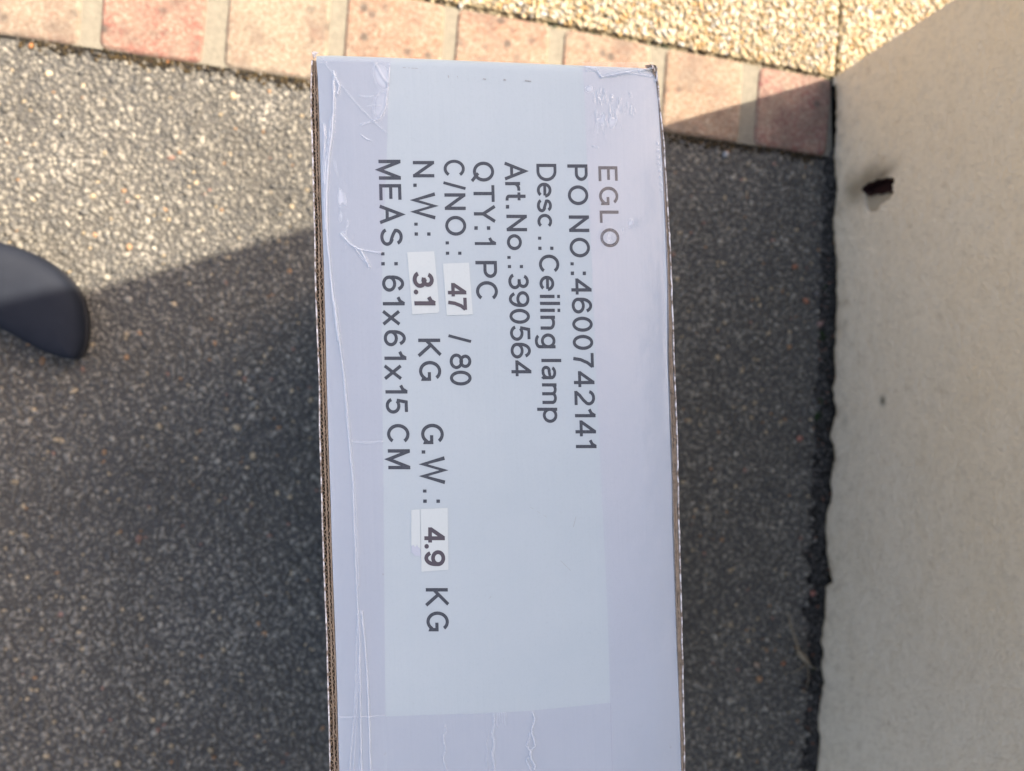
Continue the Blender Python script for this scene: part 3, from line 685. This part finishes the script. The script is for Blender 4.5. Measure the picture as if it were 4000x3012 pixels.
# ------------------------------------------------------------------ clear tape with creases
def seg_dist(X, Y, pts):
    best = np.full(X.shape, 1e9)
    for (x0, y0), (x1, y1) in zip(pts, pts[1:]):
        dx, dy = x1-x0, y1-y0; L = dx*dx+dy*dy
        t = np.clip(((X-x0)*dx+(Y-y0)*dy)/L, 0, 1)
        best = np.minimum(best, np.hypot(X-x0-t*dx, Y-y0-t*dy))
    return best
def tape(xl_, xr_, y_top, y_bot, creases, patches, base_z, step=3.4, milk_glint=0.0):
    """xl_, xr_: column of both borders as a function of the row; creases: (pts, width, height, milk)."""
    rows = np.concatenate([np.arange(y_top, y_bot, step), [y_bot]]); ncol = max(8, int((xr_(1500)-xl_(1500))/step))
    S_ = np.linspace(0, 1, ncol); X = np.array([xl_(y)*(1-S_)+xr_(y)*S_ for y in rows]); Y = np.repeat(rows[:, None], ncol, 1)
    Hh = np.zeros(X.shape); W_ = np.full(X.shape, milk_glint)
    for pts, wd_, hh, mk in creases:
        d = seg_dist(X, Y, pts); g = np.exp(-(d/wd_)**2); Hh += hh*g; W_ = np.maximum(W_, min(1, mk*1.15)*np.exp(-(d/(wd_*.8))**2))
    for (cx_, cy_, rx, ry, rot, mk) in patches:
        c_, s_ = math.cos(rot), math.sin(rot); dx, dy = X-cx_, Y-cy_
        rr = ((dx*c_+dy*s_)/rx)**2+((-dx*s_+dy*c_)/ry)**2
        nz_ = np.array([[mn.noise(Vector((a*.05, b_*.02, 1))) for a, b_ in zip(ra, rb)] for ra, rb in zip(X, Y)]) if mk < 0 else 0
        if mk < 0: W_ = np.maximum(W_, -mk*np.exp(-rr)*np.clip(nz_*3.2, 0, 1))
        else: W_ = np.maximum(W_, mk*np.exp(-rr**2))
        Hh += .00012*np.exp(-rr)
    V = []
    for i in range(X.shape[0]):
        for j in range(X.shape[1]):
            p = at(X[i, j], Y[i, j], ZT); V.append((p.x, p.y, htop(p.x, p.y)+base_z+Hh[i, j]))
    nr, nc = X.shape; idx = np.arange(nr*nc).reshape(nr, nc)
    q = np.stack([idx[:-1, :-1], idx[1:, :-1], idx[1:, 1:], idx[:-1, 1:]], -1).reshape(-1, 4)
    W3 = np.repeat(np.clip(W_, 0, 1).reshape(-1, 1), 3, 1)
    return np_mesh('clear_tape', np.array(V), q, M_TAPE, box, True, W3)
li = interp([(y, x+3) for x, y in Lin]); ri = interp([(y, x-3) for x, y in Rin])
tl = interp([(225, 1528), (400, 1516), (640, 1510), (900, 1496), (1200, 1490), (1800, 1497), (2400, 1502), (3400, 1512)])
tr = interp([(225, 2272), (400, 2284), (600, 2290), (1000, 2310), (1500, 2330), (2000, 2355), (2400, 2375), (3012, 2390), (3400, 2400)])
ext = lambda f_, k: (lambda y: f_(y) if y < 3012 else f_(3012)+(y-3012)*k)
li, ri = ext(li, .035), ext(ri, .035)
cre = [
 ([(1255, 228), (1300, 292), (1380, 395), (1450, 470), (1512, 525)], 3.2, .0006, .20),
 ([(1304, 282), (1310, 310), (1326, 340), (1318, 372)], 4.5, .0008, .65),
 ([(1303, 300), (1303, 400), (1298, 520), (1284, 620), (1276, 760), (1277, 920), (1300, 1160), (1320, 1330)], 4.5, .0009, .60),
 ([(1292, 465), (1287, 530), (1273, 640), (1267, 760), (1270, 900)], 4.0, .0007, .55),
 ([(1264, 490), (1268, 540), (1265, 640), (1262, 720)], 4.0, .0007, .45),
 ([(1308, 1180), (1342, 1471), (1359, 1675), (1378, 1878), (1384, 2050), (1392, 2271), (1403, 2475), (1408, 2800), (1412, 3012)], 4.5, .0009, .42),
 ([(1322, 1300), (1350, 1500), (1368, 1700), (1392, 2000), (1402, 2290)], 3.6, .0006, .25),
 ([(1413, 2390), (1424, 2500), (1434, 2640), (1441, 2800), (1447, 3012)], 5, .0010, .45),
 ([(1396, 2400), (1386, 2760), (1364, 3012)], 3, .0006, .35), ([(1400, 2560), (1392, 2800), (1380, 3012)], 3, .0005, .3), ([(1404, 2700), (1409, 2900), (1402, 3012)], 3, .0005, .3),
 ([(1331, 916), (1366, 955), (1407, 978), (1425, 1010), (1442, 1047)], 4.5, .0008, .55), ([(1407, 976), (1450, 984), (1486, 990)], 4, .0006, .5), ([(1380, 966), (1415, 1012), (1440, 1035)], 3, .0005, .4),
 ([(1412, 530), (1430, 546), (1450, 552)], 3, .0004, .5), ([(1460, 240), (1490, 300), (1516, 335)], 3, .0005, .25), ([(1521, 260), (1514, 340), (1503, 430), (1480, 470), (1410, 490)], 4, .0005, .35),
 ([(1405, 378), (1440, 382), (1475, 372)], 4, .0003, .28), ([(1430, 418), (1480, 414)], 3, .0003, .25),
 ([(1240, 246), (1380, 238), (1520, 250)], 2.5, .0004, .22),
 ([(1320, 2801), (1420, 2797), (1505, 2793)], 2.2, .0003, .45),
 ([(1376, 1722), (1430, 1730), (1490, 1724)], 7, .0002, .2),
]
tape(li, tl, 226, 3300, cre, [(1492, 300, 34, 60, -.3, .5), (1486, 410, 30, 70, .15, .38), (1335, 800, 22, 150, -.15, -.6), (1300, 2860, 46, 200, 0, .14), (1290, 2100, 22, 900, -.02, .12)], .00020)  # bright patches here are highlights painted into the tape
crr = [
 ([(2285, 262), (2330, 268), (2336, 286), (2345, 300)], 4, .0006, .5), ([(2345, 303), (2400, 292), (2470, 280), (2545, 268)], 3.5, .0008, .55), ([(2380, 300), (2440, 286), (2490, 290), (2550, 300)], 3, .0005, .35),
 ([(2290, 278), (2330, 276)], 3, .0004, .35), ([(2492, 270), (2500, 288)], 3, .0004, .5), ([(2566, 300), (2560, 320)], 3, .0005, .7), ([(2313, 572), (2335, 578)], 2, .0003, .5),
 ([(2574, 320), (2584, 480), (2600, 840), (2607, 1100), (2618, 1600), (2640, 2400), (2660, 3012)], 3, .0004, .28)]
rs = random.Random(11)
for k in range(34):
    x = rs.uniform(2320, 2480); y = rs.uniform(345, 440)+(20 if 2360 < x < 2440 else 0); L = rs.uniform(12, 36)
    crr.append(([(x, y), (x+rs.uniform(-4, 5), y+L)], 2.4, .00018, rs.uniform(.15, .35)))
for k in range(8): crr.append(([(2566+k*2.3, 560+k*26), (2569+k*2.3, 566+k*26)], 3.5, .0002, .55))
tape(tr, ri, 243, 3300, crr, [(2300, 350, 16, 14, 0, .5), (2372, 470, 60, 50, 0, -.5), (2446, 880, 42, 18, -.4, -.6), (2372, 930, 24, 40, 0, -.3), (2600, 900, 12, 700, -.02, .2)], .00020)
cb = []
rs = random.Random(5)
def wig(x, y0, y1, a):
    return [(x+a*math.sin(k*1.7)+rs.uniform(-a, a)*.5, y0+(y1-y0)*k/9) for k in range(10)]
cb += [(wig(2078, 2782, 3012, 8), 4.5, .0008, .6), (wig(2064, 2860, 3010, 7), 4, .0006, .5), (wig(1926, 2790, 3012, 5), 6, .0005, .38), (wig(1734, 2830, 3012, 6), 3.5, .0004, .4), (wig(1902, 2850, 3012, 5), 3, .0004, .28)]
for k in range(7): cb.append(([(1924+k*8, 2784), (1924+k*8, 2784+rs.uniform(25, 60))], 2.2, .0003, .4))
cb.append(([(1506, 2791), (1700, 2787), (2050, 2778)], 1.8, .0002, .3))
def btop(x): return np.interp(x, [1507, 2055, 2385], [2796, 2776, 2745])
def tape_bottom():
    xs = np.arange(1506, 2389, 4.2); tt_ = np.linspace(0, 1, 110); X, T = np.meshgrid(xs, tt_); Y0 = btop(X); Y = Y0+(3300-Y0)*T
    X = X+(Y-2790)*.02
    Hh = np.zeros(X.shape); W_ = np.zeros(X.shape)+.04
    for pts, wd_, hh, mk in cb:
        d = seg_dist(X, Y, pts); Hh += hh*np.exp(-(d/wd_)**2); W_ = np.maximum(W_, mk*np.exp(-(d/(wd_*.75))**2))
    V = []
    for i in range(X.shape[0]):
        for j in range(X.shape[1]):
            p = at(X[i, j], Y[i, j], ZT); V.append((p.x, p.y, htop(p.x, p.y)+.00034+Hh[i, j]))
    nr, nc = X.shape; idx = np.arange(nr*nc).reshape(nr, nc)
    q = np.stack([idx[:-1, :-1], idx[1:, :-1], idx[1:, 1:], idx[:-1, 1:]], -1).reshape(-1, 4)
    np_mesh('clear_tape', np.array(V), q, M_TAPE, box, True, np.repeat(W_.reshape(-1, 1), 3, 1))
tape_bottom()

# ------------------------------------------------------------------ shoe
m = NT('shoe_upper', .75, .2); m.base(m.mix(m.noise(60, 4), (.0065, .0085, .014), (.012, .015, .022))); m.bump(m.noise(900, 3), .25, .0006); M_SHOE = m.m
m = NT('shoe_sole', .7, .3); m.base((.012, .012, .014)); M_SOLE = m.m
m = NT('shoe_lining', .95, .1); m.base((.03, .03, .034)); M_LIN = m.m
zq = .024
top_px = [(0, 948), (60, 960), (120, 978), (180, 1004), (240, 1050), (285, 1100), (312, 1148)]
tip_px = [(326, 1185), (336, 1240), (339, 1290), (334, 1340), (322, 1382)]
bot_px = [(314, 1398), (309, 1405), (303, 1410), (295, 1412), (272, 1409), (230, 1398), (180, 1380), (120, 1344), (60, 1308), (0, 1276)]
tp = at(336, 1280, zq); back = at(0, 1112, zq)
ax = (back-tp); ax.z = 0; ax.normalize(); sd_ = Vector((-ax.y, ax.x, 0))          # ax: from toe to heel
def st(px): p = at(*px, zq); d = p-tp; return (d.dot(ax), d.dot(sd_))
SLEN = .285
front = [st(p) for p in top_px+tip_px+bot_px]
lt, lb = front[0][1], front[-1][1]
heel = [(.13, lb*.94), (.17, lb*.90), (.21, lb*.90), (.245, lb*.82), (.272, lb*.52), (SLEN, 0), (.272, lt*.52), (.245, lt*.80), (.21, lt*.88), (.17, lt*.88), (.13, lt*.93)]
OUT = front+heel
for _ in range(2):                                   # corner cutting for a smooth welt line
    n_ = len(OUT); OUT = [q for i in range(n_) for q in ((OUT[i][0]*.75+OUT[(i+1) % n_][0]*.25, OUT[i][1]*.75+OUT[(i+1) % n_][1]*.25), (OUT[i][0]*.25+OUT[(i+1) % n_][0]*.75, OUT[i][1]*.25+OUT[(i+1) % n_][1]*.75))]
fT = lambda s: lt*.9 if s < .24 else lt*.5
fB = lambda s: lb*.9 if s < .24 else lb*.5
hz = interp([(0, .044), (.02, .048), (.04, .053), (.07, .062), (.10, .074), (.13, .082), (.2, .080), (SLEN, .07)])
shoe = tag(empty('shoe', (tp+ax*.1).to_tuple()[:2]+(0,)), 'plain black shoe toe half in sunlight, half in shadow, at the left edge', 'shoe')
def shell(name, rings, mat, closed_top=True, opening=False):
    v, f = [], []; n_ = len(OUT); geo = []
    for (r_, fz) in rings:
        for (s, l) in OUT:
            ms = min(max(s, .045), .245); ml = (lt+lb)/2*(1 if s > 0 else 1)
            S2, L2 = s+(ms-s)*r_, l+(ml-l)*r_
            z = fz if isinstance(fz, float) else fz(S2)
            p = tp+ax*S2+sd_*L2; v.append((p.x, p.y, z)); geo.append(S2)
    for k in range(len(rings)-1):
        for i in range(n_):
            a0 = k*n_+i; a1 = k*n_+(i+1) % n_
            if opening and rings[k][0] >= .6 and .19 < geo[a0] < .262: continue
            f.append((a0, a1, a1+n_, a0+n_))
    if closed_top: f.append(tuple((len(rings)-1)*n_+i for i in range(n_)))
    return pydata(name, v, f, mat, shoe, True)
dome = lambda k: (lambda s: .016+(hz(s)-.016)*k)
shell('upper', [(.07, .0165), (.035, dome(.25)), (.03, dome(.5)), (.065, dome(.72)), (.14, dome(.84)), (.26, dome(.91)), (.42, dome(.96)), (.6, dome(.985)), (.8, dome(1)), (1.0, dome(1))], M_SHOE, False, True)
shell('sole', [(.12, .0015), (.07, .003), (.045, .013), (.04, .0163), (.5, .0163)], M_SOLE)
v = []; n_ = 14
for i in range(n_):
    s = .15+.12*i/(n_-1); a, b_ = fT(s)*.86, fB(s)*.86
    for l in (a, b_): p = tp+ax*s+sd_*l; v.append((p.x, p.y, .022))
pydata('insole', v, [(2*i, 2*i+1, 2*i+3, 2*i+2) for i in range(n_-1)], M_LIN, shoe)

# ------------------------------------------------------------------ small litter along the wall
def one_pebble(px, py, size, colr, label):
    p = at(px, py, .0); V = IV*(1+rng.uniform(-.2, .2, (12, 1)))*np.array([size*1.3, size, size*.7])
    a = random.random()*6; R = np.array([[math.cos(a), -math.sin(a), 0], [math.sin(a), math.cos(a), 0], [0, 0, 1]])
    o = np_mesh('pebble', V@R.T, IF, M_CHIP, None, True, np.tile(np.array(colr), (12, 1)))
    o.location = (p.x, p.y, size*.45); tag(o, label, 'pebble', 'loose pebbles on the asphalt near the wall')
pb = [(3101, 1043, .0040, (.30, .13, .07), 'small orange pebble beside the wall, level with the pale scratch on the render'),
      (3145, 1176, .0045, (.32, .14, .08), 'small orange pebble below the dark crevice moss, second from the bricks'),
      (3188, 1148, .0042, (.13, .12, .11), 'small grey pebble touching the dark crevice at the wall foot'),
      (3200, 1266, .0045, (.25, .16, .13), 'pinkish pebble at the wall foot just under two orange pebbles'),
      (3262, 1026, .0001, (.2, .2, .2), ''),
      (3120, 1712, .0048, (.30, .14, .10), 'flat reddish pebble on dark asphalt halfway down the wall'),
      (3172, 2316, .0045, (.26, .11, .08), 'reddish crumb in the dark crevice under the notch in the render'),
      (2953, 2595, .0042, (.32, .24, .17), 'tan pebble on the asphalt left of the dead plant stalk'),
      (2832, 605, .0044, (.30, .31, .31), 'pale grey stone on shaded asphalt just below the brick edging'),
      (3057, 2590, .0036, (.28, .12, .06), 'tiny orange crumb beside the dead plant stalk')]
for p in pb:
    if p[4]: one_pebble(*p)
m = NT('moss_green', .9, .2); m.base(m.mix(m.noise(300, 3), (.025, .055, .012), (.06, .11, .03))); M_MOSS = m.m
def moss(px, py, rad, n, label):
    p = at(px, py, 0); o_ = Vector((p.x, p.y, -.004)); v, f = [], []
    for k in range(n):
        a, d = random.random()*6.28, rad*random.random()**.6; b0 = Vector((math.cos(a)*d, math.sin(a)*d, random.uniform(0, rad*.7)))
        t = Vector((random.uniform(-1, 1), random.uniform(-1, 1), random.uniform(.2, 1))).normalized()*rad*.38
        s = t.cross(Vector((random.uniform(-1, 1), random.uniform(-1, 1), .3))).normalized()*rad*.13
        i = len(v); v += [b0, b0+t*.5+s, b0+t, b0+t*.5-s]; f.append((i, i+1, i+2, i+3))
    o = pydata('moss_tuft', v, f, M_MOSS); o.location = o_
    tag(o, label, 'moss', 'green tufts in the crevice along the wall')
moss(3234, 1117, .008, 90, 'bright green moss tuft in the crevice, nearest the bricks')
moss(3220, 1308, .009, 70, 'dull olive moss tuft at the wall foot, second from the bricks')
moss(3216, 1565, .007, 70, 'green moss tuft in the crevice beside the dark speck on the wall')
moss(3198, 1626, .007, 70, 'green moss tuft just below the one beside the dark speck')
moss(3184, 2622, .006, 50, 'faint green moss tuft beside the dead stalk at the bottom')
m = NT('straw', .7, .3); m.base(m.mix(m.noise(200, 3), (.17, .135, .085), (.27, .22, .145))); M_STRAW = m.m
def tube(P, R, ns=7):
    v, f = [], []
    for i, (p, r_) in enumerate(zip(P, R)):
        d = (P[min(i+1, len(P)-1)]-P[max(i-1, 0)]).normalized(); s = d.cross(Vector((0, 0, 1))).normalized(); t = s.cross(d)
        v += [p+(s*math.cos(2*math.pi*k/ns)+t*math.sin(2*math.pi*k/ns))*r_ for k in range(ns)]
        if i: f += [((i-1)*ns+k, (i-1)*ns+(k+1) % ns, i*ns+(k+1) % ns, i*ns+k) for k in range(ns)]
    f += [tuple(range(ns))[::-1], tuple((len(P)-1)*ns+k for k in range(ns))]
    return v, f
def px_path(pts): return [at(x, y, z) for x, y, z in pts]
stalk = tag(empty('dead_stalk', at(3136, 2560, 0)), 'dry straw coloured plant stalk lying in the dirt at the wall foot', 'dead plant')
v, f = tube(px_path([(3078, 2400, .006), (3092, 2450, .007), (3108, 2500, .008), (3120, 2540, .006)]), [.0007, .0010, .0013, .0017]); pydata('stem', v, f, M_STRAW, stalk, True)
v, f = tube(px_path([(3114, 2538, .005), (3126, 2556, .007), (3144, 2574, .006), (3162, 2592, .003)]), [.0016, .0042, .0046, .0014]); pydata('seed_head', v, f, M_STRAW, stalk, True)
for pts in ([(3150, 2590, .004), (3120, 2618, .004), (3085, 2632, .002)], [(3155, 2590, .004), (3180, 2610, .004), (3205, 2618, .002)], [(3152, 2592, .003), (3160, 2640, .006), (3150, 2690, .002)]):
    v, f = tube(px_path(pts), [.0008, .0007, .0004], 5); pydata('rootlet', v, f, M_STRAW, stalk, True)
m = NT('fine_fibre', .5, .4); m.base((.16, .16, .15)); M_FIB = m.m
v, f = tube(px_path([(2640, 545, .004), (2680, 556, .006), (2720, 572, .007), (2760, 590, .004)]), [.0004]*4, 5)
tag(pydata('grass_stalk', v, f, M_FIB, None, True), 'thin pale dry stalk lying across the asphalt by the brick edging', 'dry stalk')
